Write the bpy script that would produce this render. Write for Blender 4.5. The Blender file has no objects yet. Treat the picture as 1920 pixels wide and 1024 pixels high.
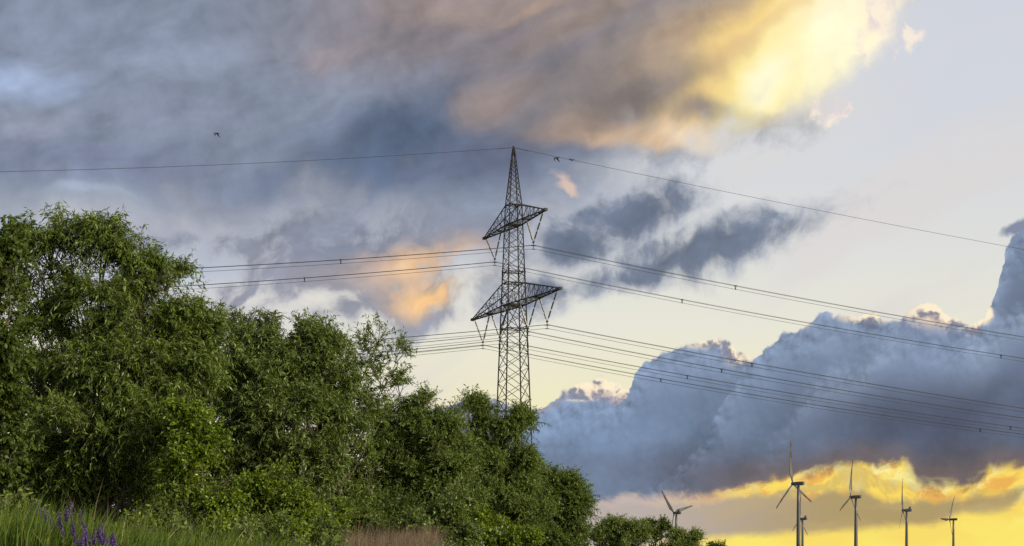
import bpy, math, random
import numpy as np
from mathutils import Vector, Matrix

scene = bpy.context.scene
C = scene.collection

# ---------------------------------------------------------------- camera
F = 3500.0          # focal length in pixels of the 1920 px wide photograph
HZ = 1050.0         # pixel row of the horizon
CAM_Z = 1.6
cd = bpy.data.cameras.new('camera')
cd.sensor_width = 36.0
cd.lens = F / 1920.0 * 36.0
cd.shift_y = (HZ - 512.0) / 1920.0
cd.clip_start = 0.1
cd.clip_end = 60000.0
cam = bpy.data.objects.new('camera', cd)
cam.location = (0, 0, CAM_Z)
cam.rotation_euler = (math.radians(90), 0, 0)
C.objects.link(cam)
scene.camera = cam

# ---------------------------------------------------------------- exposure
scene.view_settings.view_transform = 'Standard'
scene.view_settings.look = 'None'
scene.view_settings.exposure = 0.7
scene.view_settings.gamma = 1.0
scene.view_settings.use_curve_mapping = False
scene.render.engine = 'CYCLES'
scene.cycles.max_bounces = 8
scene.cycles.transparent_max_bounces = 8
scene.cycles.use_denoising = False

# ---------------------------------------------------------------- sun
SUN_AZ = math.radians(122.0)    # to the right of the view direction, low, behind thin cloud
SUN_EL = math.radians(22.0)
sl = bpy.data.lights.new('sun', 'SUN')
sl.energy = 5.0
sl.angle = math.radians(6.0)
sl.color = (1.0, 0.86, 0.62)
sun = bpy.data.objects.new('sun', sl)
sd = Vector((math.sin(SUN_AZ) * math.cos(SUN_EL), math.cos(SUN_AZ) * math.cos(SUN_EL), math.sin(SUN_EL)))
sun.rotation_euler = sd.to_track_quat('Z', 'Y').to_euler()
sun.location = (60, 20, 40)
C.objects.link(sun)

# ---------------------------------------------------------------- sky with its clouds
def lin(c):
    c = c / 255.0
    return c / 12.92 if c <= 0.04045 else ((c + 0.055) / 1.055) ** 2.4
def S(r, g, b):
    return (lin(r), lin(g), lin(b))

world = bpy.data.worlds.new('World')
scene.world = world
world.use_nodes = True
NT = world.node_tree
NT.nodes.clear()
def N(t, **kw):
    n = NT.nodes.new(t)
    for k, v in kw.items():
        setattr(n, k, v)
    return n
def put(sock, v):
    if isinstance(v, bpy.types.NodeSocket):
        NT.links.new(v, sock)
    elif isinstance(v, (tuple, list)) and sock.type == 'RGBA' and len(v) == 3:
        sock.default_value = (*v, 1.0)
    else:
        sock.default_value = v
def M(op, a, b=None, c=None, clamp=False):
    n = N('ShaderNodeMath', operation=op, use_clamp=clamp)
    put(n.inputs[0], a)
    if b is not None: put(n.inputs[1], b)
    if c is not None: put(n.inputs[2], c)
    return n.outputs[0]
def scl(v, f):
    n = N('ShaderNodeVectorMath', operation='SCALE')
    put(n.inputs[0], v); put(n.inputs['Scale'], f)
    return n.outputs[0]
def ss(v, a, b, lo=0.0, hi=1.0, kind='SMOOTHSTEP'):
    n = N('ShaderNodeMapRange', interpolation_type=kind, clamp=True)
    for i, x in enumerate((v, a, b, lo, hi)):
        put(n.inputs[i], x)
    return n.outputs[0]
def mix(a, b, f):
    n = N('ShaderNodeMix', data_type='VECTOR')
    put(n.inputs[0], f); put(n.inputs[4], a); put(n.inputs[5], b)
    return n.outputs[1]
def comb(x, y, z=0.0):
    n = N('ShaderNodeCombineXYZ')
    put(n.inputs[0], x); put(n.inputs[1], y); put(n.inputs[2], z)
    return n.outputs[0]
# a place in the sky is a pair (azimuth, elevation) of number sockets
def noise(p, scale, detail=5.0, rough=0.55):
    n = N('ShaderNodeTexNoise', noise_dimensions='2D')
    put(n.inputs['Vector'], comb(*p))
    n.inputs['Scale'].default_value = scale
    n.inputs['Detail'].default_value = detail
    n.inputs['Roughness'].default_value = rough
    return n.outputs[0]
def madd(a, k, c):
    return M('MULTIPLY_ADD', a, k, c)
def local(p, cx, cy, rx, ry, rot=0.0):
    """turn and stretch sky coordinates about a centre"""
    r = math.radians(rot); c, s = math.cos(r), math.sin(r)
    x, y = p
    u = madd(x, c / rx, -(c * cx + s * cy) / rx)
    v = madd(y, c / ry, (s * cx - c * cy) / ry)
    if rot:
        u = madd(y, s / rx, u)
        v = madd(x, -s / ry, v)
    return u, v
def shift(p, ax, ay):
    return M('ADD', p[0], ax), M('ADD', p[1], ay)
def dist(p, px, py, rx, ry, rot=0.0):
    x, y = A(px, py)
    u, v = local(p, x, y, rx / 100.0, ry / 100.0, rot)
    return M('SQRT', madd(u, u, M('MULTIPLY', v, v)))
# sky coordinates: azimuth and elevation, in units of 1/35 radian
def A(px, py):
    t = (px - 960.0) / F
    return math.atan(t) * 35.0, math.atan((HZ - py) / F * math.cos(math.atan(t))) * 35.0
dirv = N('ShaderNodeTexCoord').outputs['Generated']
_sep = N('ShaderNodeSeparateXYZ'); put(_sep.inputs[0], dirv)
dx, dy, dz = _sep.outputs
SX = M('MULTIPLY', M('ARCTAN2', dx, dy), 35.0)
SY = M('MULTIPLY', M('ARCSINE', dz), 35.0)
P = (SX, SY)
def blob(p, px, py, rx, ry, rot=0.0, hard=0.0):
    """soft elliptical patch of sky: 1 in its middle, 0 at its rim"""
    return ss(dist(p, px, py, rx, ry, rot), 1.0, hard)
def cone(p, px, py, rx, ry, rot=0.0):
    """unclamped 1 - distance of an elliptical patch"""
    return M('SUBTRACT', 1.0, dist(p, px, py, rx, ry, rot))
def curve(xval, pts):
    """elevation of a cloud outline as a smooth function of azimuth"""
    q = [A(px, py) for px, py in pts]
    x0, x1 = q[0][0], q[-1][0]
    y0, y1 = min(p[1] for p in q) - 0.01, max(p[1] for p in q) + 0.01
    n = N('ShaderNodeFloatCurve')
    cm = n.mapping; cv = cm.curves[0]
    nq = [((x - x0) / (x1 - x0), (y - y0) / (y1 - y0)) for x, y in q]
    cv.points[0].location = nq[0]; cv.points[1].location = nq[-1]
    for p in nq[1:-1]:
        cv.points.new(*p)
    for p in cv.points:
        p.handle_type = 'AUTO_CLAMPED'
    cm.update()
    put(n.inputs['Value'], ss(xval, x0, x1, kind='LINEAR'))
    return M('MULTIPLY_ADD', n.outputs[0], y1 - y0, y0)
def ctr(n, k):                       # centred noise times k
    return M('MULTIPLY', M('SUBTRACT', n, 0.5), k)
def warp(p, scale, amp, detail=3.0, rough=0.5):
    return (M('ADD', p[0], ctr(noise(p, scale, detail, rough), amp)),
            M('ADD', p[1], ctr(noise(shift(p, 31.3, 17.9), scale, detail, rough), amp)))

# ---- the noises everything is drawn with
Pw = warp(P, 0.30, 1.1, 3.0)                # broad swirl
Pf = warp(Pw, 1.1, 0.34, 4.0, 0.55)         # with a fine one on top
Pst = local(warp(Pw, 0.8, 0.26, 3.0), 0, 0, 1.75, 0.85, 17.0)       # streaked along the wind
Nst = noise(Pst, 0.75, 5.0, 0.50)
REL = M('SUBTRACT', Nst, noise(shift(Pst, 0.12, -0.12), 0.75, 5.0, 0.50))    # light from the lower right
Nf = noise(Pf, 0.8, 6.0, 0.55)
Nf2 = noise(shift(Pf, 13.7, 5.1), 1.6, 5.0, 0.58)
Nv = noise(local(Pw, 0, 0, 4.0, 0.9, 25.0), 0.6, 5.0, 0.5)
Nl = noise(local(Pf, 0, 0, 2.2, 0.7, 4.0), 1.3, 5.0, 0.55)
Nh = noise(Pf, 2.2, 5.0, 0.58)
Pc = warp(P, 1.0, 0.30, 4.0, 0.55)
Pb = warp(P, 2.2, 0.22, 3.0, 0.5)
def billow(p, scale):
    """rounded cauliflower swellings in three sizes"""
    tot = 0.5
    for k, (sc, am) in enumerate(((0.62, 0.62), (1.5, 0.30), (3.6, 0.20), (8.5, 0.11))):
        n = N('ShaderNodeTexVoronoi', feature='SMOOTH_F1', voronoi_dimensions='2D')
        put(n.inputs['Vector'], comb(*shift(p, 3.1 * k, 1.7 * k)))
        n.inputs['Scale'].default_value = sc * scale
        n.inputs['Smoothness'].default_value = 0.35
        tot = madd(n.outputs['Distance'], -am, tot)
    return tot
B0 = billow(Pb, 1.6)
BREL = M('SUBTRACT', B0, billow(shift(Pb, 0.05, 0.10), 1.6))     # swellings lit from above right
soft = noise(local(Pc, 0, 0, 2.2, 0.9, 55.0), 0.8, 6.0, 0.5)
# (adds nothing: makes Cycles finish the noises before it starts on the patches, which saves shader stack)
done = M('MULTIPLY', M('ADD', M('ADD', M('ADD', BREL, soft), M('ADD', REL, Nf)), M('ADD', M('ADD', Nf2, Nv), M('ADD', Nl, Nh))), 1e-9)
late = lambda p: (M('ADD', p[0], done), M('ADD', p[1], done))
P, Pw, Pf, Pc = late(P), late(Pw), late(Pf), late(Pc)
SX, SY = P

# ---- clear sky: pale blue above, warm white and yellow down to the horizon
def ramp(v, stops, lo, hi):
    n = N('ShaderNodeValToRGB')
    put(n.inputs[0], ss(v, lo, hi, kind='LINEAR'))
    e = n.color_ramp.elements
    for i, (t, c) in enumerate(stops):
        el = e[i] if i < 2 else e.new((t - lo) / (hi - lo))
        el.position = (t - lo) / (hi - lo)
        el.color = (*c, 1)
    return n.outputs[0]
col = S(255, 238, 105)
for y0, y1, c in [(0, 0.7, (255, 236, 118)), (0.7, 1.6, (246, 230, 170)), (1.6, 3.0, (241, 234, 196)), (3.0, 4.2, (234, 231, 214)),
                  (4.2, 5.5, (225, 225, 220)), (5.5, 7.0, (216, 218, 221)), (7.0, 8.5, (211, 215, 223)), (8.5, 12.0, (205, 210, 223))]:
    col = mix(col, S(*c), ss(SY, y0, y1, kind='LINEAR'))
col = mix(col, S(222, 216, 214), ss(Nv, 0.40, 0.70, 0.0, 0.7))
col = mix(col, S(188, 196, 212), M('MULTIPLY', blob(Pw, 330, 480, 470, 200), 0.95))
col = mix(col, S(236, 228, 210), M('MULTIPLY', blob(Pf, 520, 560, 300, 60), 0.6))
col = mix(col, S(174, 178, 192), M('MULTIPLY', blob(Pf, 660, 420, 520, 130, 4, 0.3), 0.75))
col = mix(col, S(182, 186, 198), M('MULTIPLY', blob(Pf, 960, 420, 420, 130, 4, 0.3), 0.8))
col = mix(col, S(206, 200, 204), M('MULTIPLY', blob(Pf, 330, 420, 220, 34, 0), 0.6))

# ---- broken wisps under the deck, left of the pylon
dens = cone(Pf, 720, 470, 400, 150, 6)
dens = M('SMOOTH_MAX', dens, cone(Pf, 510, 440, 210, 52, 22), 0.2)
dens = M('SMOOTH_MAX', dens, cone(Pf, 800, 540, 190, 80, 14), 0.2)
dens = M('SMOOTH_MAX', dens, cone(Pf, 880, 440, 200, 90, 5), 0.2)
dens = M('MAXIMUM', dens, cone(Pf, 290, 455, 110, 34, 5))
dens = M('MAXIMUM', dens, cone(Pf, 475, 550, 60, 20, 40))
dens = M('MAXIMUM', dens, cone(Pf, 640, 590, 190, 40, 22))
dens = M('ADD', M('MULTIPLY', dens, 1.1), ctr(Nst, 2.8))
dens = M('ADD', dens, ctr(Nf2, 2.2))
wa = ss(dens, -0.4, 1.0)
wc = mix(S(196, 195, 203), S(136, 138, 154), ss(dens, 0.0, 0.9))
wc = mix(wc, S(112, 120, 143), M('MULTIPLY', blob(Pf, 640, 440, 130, 70, 10), 0.85))
wc = mix(wc, S(164, 148, 146), M('MULTIPLY', blob(Pf, 700, 520, 170, 60), 0.7))
lit_w = ss(M('ADD', M('ADD', Nst, M('MULTIPLY', REL, 1.5)), ctr(Nf2, 0.5)), 0.40, 0.60)
wc = mix(wc, S(226, 184, 140), M('MULTIPLY', M('MULTIPLY', blob(Pf, 785, 505, 180, 90, 12, 0.1), lit_w), 0.6))
wc = mix(wc, S(240, 192, 128), M('MULTIPLY', blob(Pf, 780, 484, 100, 44, 15), 0.55))
wc = mix(wc, S(244, 192, 124), M('MULTIPLY', blob(Pf, 805, 552, 150, 42, 14), M('MULTIPLY', madd(lit_w, 0.4, 0.6), 0.95)))
wc = mix(wc, S(225, 185, 150), M('MULTIPLY', blob(Pf, 870, 470, 60, 50), 0.6))
wc = mix(wc, S(120, 122, 140), M('MULTIPLY', blob(Pf, 920, 530, 60, 60), 0.8))
wc = scl(wc, M('ADD', madd(REL, 1.3, 1.0), M('ADD', ctr(Nst, 0.7), ctr(Nf2, 0.35))))
col = mix(col, wc, M('MULTIPLY', wa, 0.93))

# ---- the great grey deck, upper left to top right
Xd, Yd = Pf
yb = curve(Xd, [(-1500, 392), (-200, 392), (0, 392), (250, 398), (450, 410), (540, 392), (650, 378), (800, 385), (900, 398), (1000, 372), (1060, 345),
                (1150, 318), (1250, 310), (1330, 282), (1400, 252), (1460, 238), (1505, 218), (1550, 182), (1590, 125), (1640, 92),
                (1680, 45), (1715, 0), (1760, -60), (1900, -300), (2600, -900)])
sd_ = M('ADD', M('SUBTRACT', Yd, yb), ctr(Nf, 1.3))
sd_ = M('ADD', sd_, ctr(Nst, 1.0))
sd_ = M('ADD', sd_, M('MULTIPLY', ctr(Nh, 1.3), ss(SX, 1.0, 4.0)))
da = ss(sd_, ss(SX, 0.5, 4.5, -1.1, -0.45), 0.75)
dc = S(131, 140, 158)
for (px, py, rx, ry, rot, c, op) in [
        (60, 60, 420, 160, 5, S(128, 138, 158), 0.8), (20, 150, 190, 60, -5, S(156, 172, 202), 0.9), (300, 110, 190, 60, 10, S(140, 148, 170), 0.7),
        (60, 250, 110, 50, 20, S(148, 152, 172), 0.7), (300, 220, 260, 60, 5, S(134, 140, 162), 0.7), (200, 320, 460, 70, 0, S(115, 122, 147), 0.7),
        (170, 375, 120, 16, 0, S(164, 176, 198), 0.5), (440, 390, 160, 30, 0, S(140, 140, 156), 0.7),
        (850, 50, 520, 160, 3, S(134, 124, 128), 0.95), (930, 5, 330, 60, 4, S(158, 140, 132), 0.8), (625, 100, 130, 34, 10, S(156, 142, 146), 0.6),
        (1010, 170, 360, 150, 20, S(116, 111, 119), 0.9), (760, 260, 330, 120, 14, S(85, 98, 122), 1.0), (650, 335, 250, 70, 6, S(92, 106, 134), 0.95),
        (920, 300, 220, 90, 10, S(92, 100, 124), 0.85), (760, 160, 180, 26, 22, S(132, 136, 154), 0.55), (560, 250, 160, 30, 18, S(122, 134, 158), 0.5),
        (1150, 120, 280, 100, 25, S(133, 122, 118), 0.9), (1020, 100, 170, 40, 18, S(116, 114, 126), 0.7),
        (1120, 30, 280, 55, 22, S(156, 138, 126), 0.8), (1010, 15, 90, 22, 15, S(196, 168, 144), 0.5),
        (930, 185, 120, 55, 25, S(176, 152, 135), 0.5),
        (1330, 100, 310, 150, 32, S(172, 147, 120), 0.85), (1400, 90, 270, 130, 36, S(214, 182, 128), 0.85),
        (1190, 238, 200, 50, -8, S(226, 190, 146), 0.9), (1095, 232, 150, 40, 0, S(196, 165, 138), 0.6), (1300, 258, 130, 30, -20, S(238, 214, 186), 0.8),
        (1460, 85, 290, 130, 38, S(252, 212, 112), 0.95), (1310, 158, 170, 36, 20, S(236, 200, 122), 0.85),
        (1490, 78, 240, 112, 38, S(255, 231, 144), 1.0), (1600, 50, 270, 150, 40, S(255, 245, 216), 1.0), (1530, 100, 170, 80, 40, S(255, 246, 190), 1.0),
        (1380, 95, 120, 26, 34, S(206, 168, 118), 0.7), (1450, 40, 120, 22, 34, S(226, 190, 128), 0.55), (1290, 60, 150, 30, 24, S(168, 142, 118), 0.6),
        (1340, 208, 170, 30, -8, S(132, 119, 116), 0.9), (1180, 180, 230, 46, 14, S(130, 118, 115), 0.85),
        (1425, 148, 150, 80, 50, S(255, 240, 158), 0.95), (1425, 152, 90, 58, 50, S(255, 253, 224), 0.75), (1545, 70, 120, 80, 50, S(255, 254, 226), 0.6), (1650, 20, 90, 60, 40, S(255, 236, 210), 0.7)]:
    dc = mix(dc, c, M('MULTIPLY', blob(Pf, px, py, rx, ry, rot, 0.15), op))
lum = M('ADD', madd(REL, 0.9, 1.04), ctr(Nst, 0.36))
lum = M('ADD', lum, ctr(Nf, 0.42))
lum = M('ADD', lum, M('ADD', ctr(Nf2, 0.34), ctr(Nh, 0.20)))
gold = M('MAXIMUM', blob(Pf, 1530, 70, 300, 170, 30, 0.4), blob(Pf, 1430, 145, 190, 110, 40, 0.4))
lum = madd(M('SUBTRACT', lum, 1.0), madd(gold, -0.72, 1.0), madd(gold, 0.05, 1.0))
dc = scl(dc, lum)
# its thin edges let the sky behind shine through, brightest towards the sun
col = mix(col, dc, da)
# glare spreading from the bright gap into the air around it
halo = M('MULTIPLY', blob(P, 1470, 110, 520, 330, 25), blob(P, 1470, 110, 520, 330, 25))
col = mix(col, S(255, 238, 196), M('MULTIPLY', halo, 0.16))

# ---- dark ragged clouds right of the pylon
d2 = cone(Pf, 1160, 412, 175, 62, 16)
d2 = M('SMOOTH_MAX', d2, cone(Pf, 1050, 460, 120, 55, 10), 0.15)
d2 = M('MAXIMUM', d2, cone(Pf, 1370, 458, 220, 46, 14))
d2 = M('MAXIMUM', d2, cone(Pf, 1240, 492, 170, 48, 12))
d2 = M('MAXIMUM', d2, M('SUBTRACT', cone(Pf, 1150, 520, 230, 40, 8), 0.15))
d2 = M('MAXIMUM', d2, M('SUBTRACT', cone(Pf, 1000, 540, 100, 50, 10), 0.2))
d2 = M('ADD', M('MULTIPLY', d2, 1.25), ctr(Nst, 1.5))
d2 = M('ADD', d2, M('ADD', ctr(Nf2, 1.3), ctr(Nh, 0.9)))
a2 = ss(d2, -0.45, 0.7)
c2 = mix(S(172, 177, 188), S(98, 109, 132), ss(d2, 0.0, 0.95))
c2 = scl(c2, M('ADD', madd(REL, 1.6, 1.0), ctr(Nf2, 0.6)))
col = mix(col, c2, M('MULTIPLY', a2, 0.95))
# ---- small lit scraps
d3 = cone(Pf, 1722, 68, 46, 24, 10)
for q in [(1535, 195, 60, 24, 10), (1600, 100, 80, 30, 14), (1660, 20, 80, 40, 30)]:
    d3 = M('MAXIMUM', d3, cone(Pf, *q))
d3 = M('ADD', M('SUBTRACT', d3, 0.12), ctr(Nf2, 4.0))
d3 = M('ADD', d3, ctr(Nh, 1.6))
col = mix(col, mix(S(228, 214, 214), S(255, 240, 220), ss(Nh, 0.38, 0.60)), M('MULTIPLY', ss(d3, -0.05, 1.1), 0.85))
col = mix(col, S(232, 200, 178), M('MULTIPLY', ss(M('ADD', cone(Pf, 1053, 350, 34, 15, -55), ctr(Nh, 2.0)), 0.0, 0.8), 0.75))
d3 = M('ADD', cone(Pf, 1915, 428, 50, 13, 24), ctr(Nf2, 0.5))
col = mix(col, S(132, 140, 160), ss(d3, 0.0, 0.6))

# ---- towering cumulus bank, lower right: four ranks, far to near
Xc, Yc = Pc
def rank(col, pts, base, rims, amp=0.55, edge=0.10, hilite=S(152, 170, 200), hl=0.6):
    pts = [(pts[0][0] - 1800, 1300), (pts[0][0] - 90, 1150)] + pts
    yt = curve(Xc, pts)
    s = M('ADD', M('SUBTRACT', yt, Yc), M('MULTIPLY', M('SUBTRACT', B0, 0.12), amp))
    a = ss(s, 0.0, edge)
    body = mix(base, hilite, M('MULTIPLY', ss(M('ADD', s, ctr(soft, 1.2)), 1.5, 0.0, 0.0, hl), ss(SY, 1.9, 4.0, 0.12, 1.0)))
    sh = madd(BREL, ss(s, 0.0, 1.0, 1.3, 0.14), 1.0)
    sh = M('ADD', sh, M('ADD', ctr(soft, 0.55), M('MULTIPLY', M('SUBTRACT', B0, 0.12), 0.32)))
    body = scl(body, sh)
    r = None
    for q in rims:
        t = blob(P, *q, 0, 0.3)
        r = t if r is None else M('MAXIMUM', r, t)
    if r is not None:
        rk = M('MULTIPLY', r, ss(M('ADD', s, M('MULTIPLY', BREL, -1.2)), 0.24, 0.02))
        lit = mix(S(142, 134, 148), S(250, 222, 190), ss(BREL, -0.10, 0.12))
        body = mix(body, lit, M('MULTIPLY', r, ss(M('ADD', s, ctr(Nf2, 0.8)), 0.9, 0.15, 0.0, 0.85)))
        body = mix(body, S(255, 240, 208), rk)
    return mix(col, body, a)
# colour of the bank's shaded body
cb = mix(S(114, 134, 165), S(104, 116, 140), ss(SX, 1.0, 8.0))
cb = mix(cb, S(126, 149, 184), M('MULTIPLY', blob(Pw, 1080, 830, 230, 110), 0.7))
cb = mix(cb, S(76, 83, 107), M('MULTIPLY', blob(Pw, 1740, 790, 360, 130), 1.0))
cb = mix(cb, S(96, 110, 142), M('MULTIPLY', blob(Pw, 1780, 670, 260, 80), 0.6))
cb = mix(cb, S(100, 108, 134), M('MULTIPLY', blob(Pw, 1330, 860, 300, 60), 0.7))
cb = mix(cb, S(92, 86, 94), M('MULTIPLY', ss(M('ADD', SY, ctr(Nf, 0.8)), 2.35, 1.6), ss(SX, 2.0, 5.5, 0.25, 1.0)))
cbl = mix(cb, S(150, 148, 165), 0.4)
col = rank(col, [(740, 790), (800, 755), (850, 742), (930, 742), (985, 765), (1010, 757), (1040, 738), (1075, 724), (1100, 718), (1125, 706), (1150, 704), (1175, 714), (1200, 735), (1260, 800), (1300, 900)],
           cbl, [(1165, 730, 40, 40), (1120, 725, 90, 30)], 0.35, 0.07, S(170, 172, 190))
col = rank(col, [(960, 800), (1000, 778), (1040, 758), (1080, 745), (1120, 748), (1160, 745), (1188, 716), (1197, 690), (1215, 668), (1238, 648), (1270, 635), (1330, 632), (1370, 638),
                 (1400, 652), (1420, 680), (1450, 740), (1480, 820), (1500, 900)],
           cb, [(1390, 655, 50, 42), (1330, 634, 80, 26), (1090, 740, 60, 16)], 0.42, 0.07)
col = rank(col, [(1200, 950), (1290, 850), (1350, 765), (1380, 705), (1402, 672), (1430, 645), (1455, 622), (1480, 607), (1510, 608), (1530, 597), (1560, 588), (1600, 576), (1635, 575), (1660, 590),
                 (1690, 590), (1712, 568), (1740, 564), (1770, 577), (1800, 592), (1830, 606), (1845, 602), (1900, 610), (1990, 600)],
           cb, [(1630, 582, 80, 32), (1760, 585, 90, 48), (1830, 605, 40, 30), (1490, 606, 40, 16)], 0.42, 0.07)
col = rank(col, [(1820, 640), (1842, 606), (1852, 578), (1868, 548), (1877, 510), (1876, 482), (1888, 452), (1904, 424), (1920, 414), (1960, 395), (2100, 300), (2400, 200), (3000, 250)],
           cb, [(1850, 590, 18, 25)], 0.42, 0.07)
col = rank(col, [(1290, 1000), (1400, 880), (1462, 785), (1488, 735), (1512, 700), (1555, 668), (1600, 650), (1650, 628), (1690, 612), (1740, 622), (1800, 622), (1850, 600), (1885, 560), (1930, 540), (2100, 500), (3000, 450)],
           cb, [], 0.5, 0.6, S(160, 178, 206), 0.75)
# ---- under the bank: gap of fire, low grey bar, bright horizon
under = curve(SX, [(-1500, 760), (700, 930), (1000, 940), (1110, 938), (1250, 925), (1400, 905), (1480, 885), (1560, 872), (1640, 866), (1680, 862), (1720, 900), (1800, 908), (1860, 872), (1920, 868), (2100, 850), (3200, 900)])
su = M('ADD', M('SUBTRACT', under, SY), ctr(Nl, 0.5))
su = M('ADD', su, M('ADD', ctr(Nf2, 0.34), ctr(Nh, 0.30)))
col = mix(col, S(126, 108, 104), M('MULTIPLY', ss(su, -0.5, 0.1, 0.0, 0.6), ss(SX, 2.5, 5.5)))
below = ss(su, -0.08, 0.2)
fire = mix(S(238, 180, 84), S(255, 222, 98), ss(M('ADD', Nf2, ctr(Nl, 1.2)), 0.36, 0.62))
fire = mix(fire, S(255, 240, 150), M('MULTIPLY', ss(Nh, 0.5, 0.68), ss(SX, 2.5, 6.0)))
fire = mix(S(200, 182, 174), fire, ss(SX, 2.2, 5.0))
fire = mix(fire, mix(S(255, 236, 112), S(250, 214, 104), ss(Nst, 0.40, 0.62, 0.0, 0.6)), M('MULTIPLY', ss(M('ADD', SY, ctr(Nf2, 0.3)), 1.05, 0.6), ss(SX, 1.8, 4.5)))
fire = mix(fire, S(160, 132, 108), M('MULTIPLY', M('MULTIPLY', ss(M('ADD', Nl, ctr(Nh, 0.5)), 0.5, 0.66, 0.0, 0.4), ss(SY, 0.7, 1.1)), ss(SX, 2.2, 4.5)))
col = mix(col, fire, below)
topbar = curve(SX, [(-1500, 800), (1000, 945), (1110, 945), (1250, 938), (1400, 926), (1500, 918), (1600, 914), (1660, 930), (1750, 932), (1850, 922), (1920, 916), (2200, 900), (3200, 940)])
botbar = curve(SX, [(-1500, 1049), (900, 1040), (1250, 1018), (1320, 1012), (1400, 1008), (1500, 1003), (1640, 994), (1740, 990), (1800, 966), (1880, 958), (1920, 930), (2000, 900), (3200, 900)])
sb = M('ADD', M('SUBTRACT', topbar, SY), ctr(Nf2, 0.30))
sb2 = M('ADD', M('SUBTRACT', SY, botbar), ctr(Nl, 0.22))
bar = mix(S(186, 174, 170), S(176, 154, 106), ss(SX, 2.0, 6.5))
bar = mix(bar, S(196, 172, 120), M('MULTIPLY', ss(Nl, 0.4, 0.75, 0.0, 0.6), ss(SX, 2.0, 6.0)))
col = mix(col, bar, M('MULTIPLY', M('MULTIPLY', ss(M('ADD', sb, ctr(Nh, 0.25)), -0.05, 0.16), ss(M('ADD', sb2, ctr(Nh, 0.12)), -0.06, 0.16)), ss(SY, 0.1, 0.3)))

# ---- everything above and behind: unseen sky, brightened as added front fill for the trees
sky = N('ShaderNodeTexSky', sky_type='NISHITA')
sky.sun_disc = False
sky.sun_elevation = SUN_EL
sky.sun_rotation = SUN_AZ
sky.altitude = 50.0
sky.air_density = 1.0
sky.dust_density = 2.0
fill_sky = scl(mix(S(206, 203, 192), S(176, 181, 188), ss(SY, 0.0, 40.0)), 1.75)
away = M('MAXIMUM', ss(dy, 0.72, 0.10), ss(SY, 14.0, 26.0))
fill_sky = scl(mix(col, fill_sky, away), 10.0 / 2.0 ** 0.7)     # the picture is exposed 0.7 stop up
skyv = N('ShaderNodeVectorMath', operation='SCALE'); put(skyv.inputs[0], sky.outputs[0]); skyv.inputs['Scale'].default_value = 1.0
final = mix(fill_sky, skyv.outputs[0], madd(away, 0.26, 0.04))
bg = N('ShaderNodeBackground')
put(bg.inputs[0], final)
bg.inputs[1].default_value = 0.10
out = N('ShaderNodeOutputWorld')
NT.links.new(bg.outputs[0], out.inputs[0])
world.cycles.sampling_method = 'MANUAL'
world.cycles.sample_map_resolution = 512

# ================================================================ helpers
rng = np.random.default_rng(7)
def at(px, py, D):
    """point of the place that stands at distance D in the direction of a pixel of the photograph"""
    return np.array(((px - 960.0) / F * D, D, CAM_Z + (HZ - py) / F * D))
def mat(name, base, rough=0.6, metal=0.0, spec=0.4, noise_scale=None, noise_amt=0.25, bump=0.0):
    m = bpy.data.materials.new(name); m.use_nodes = True
    nt = m.node_tree; b = nt.nodes['Principled BSDF']
    b.inputs['Base Color'].default_value = (*base, 1)
    b.inputs['Roughness'].default_value = rough
    b.inputs['Metallic'].default_value = metal
    b.inputs['Specular IOR Level'].default_value = spec
    if noise_scale:
        tc = nt.nodes.new('ShaderNodeTexCoord')
        n = nt.nodes.new('ShaderNodeTexNoise'); n.inputs['Scale'].default_value = noise_scale; n.inputs['Detail'].default_value = 5
        nt.links.new(tc.outputs['Object'], n.inputs['Vector'])
        r = nt.nodes.new('ShaderNodeValToRGB')
        r.color_ramp.elements[0].position = 0.3; r.color_ramp.elements[1].position = 0.7
        r.color_ramp.elements[0].color = (*[c * (1 - noise_amt) for c in base], 1)
        r.color_ramp.elements[1].color = (*[c * (1 + noise_amt) for c in base], 1)
        nt.links.new(n.outputs[0], r.inputs[0]); nt.links.new(r.outputs[0], b.inputs['Base Color'])
        if bump:
            bp = nt.nodes.new('ShaderNodeBump'); bp.inputs['Strength'].default_value = bump
            nt.links.new(n.outputs[0], bp.inputs['Height']); nt.links.new(bp.outputs[0], b.inputs['Normal'])
    return m
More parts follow.
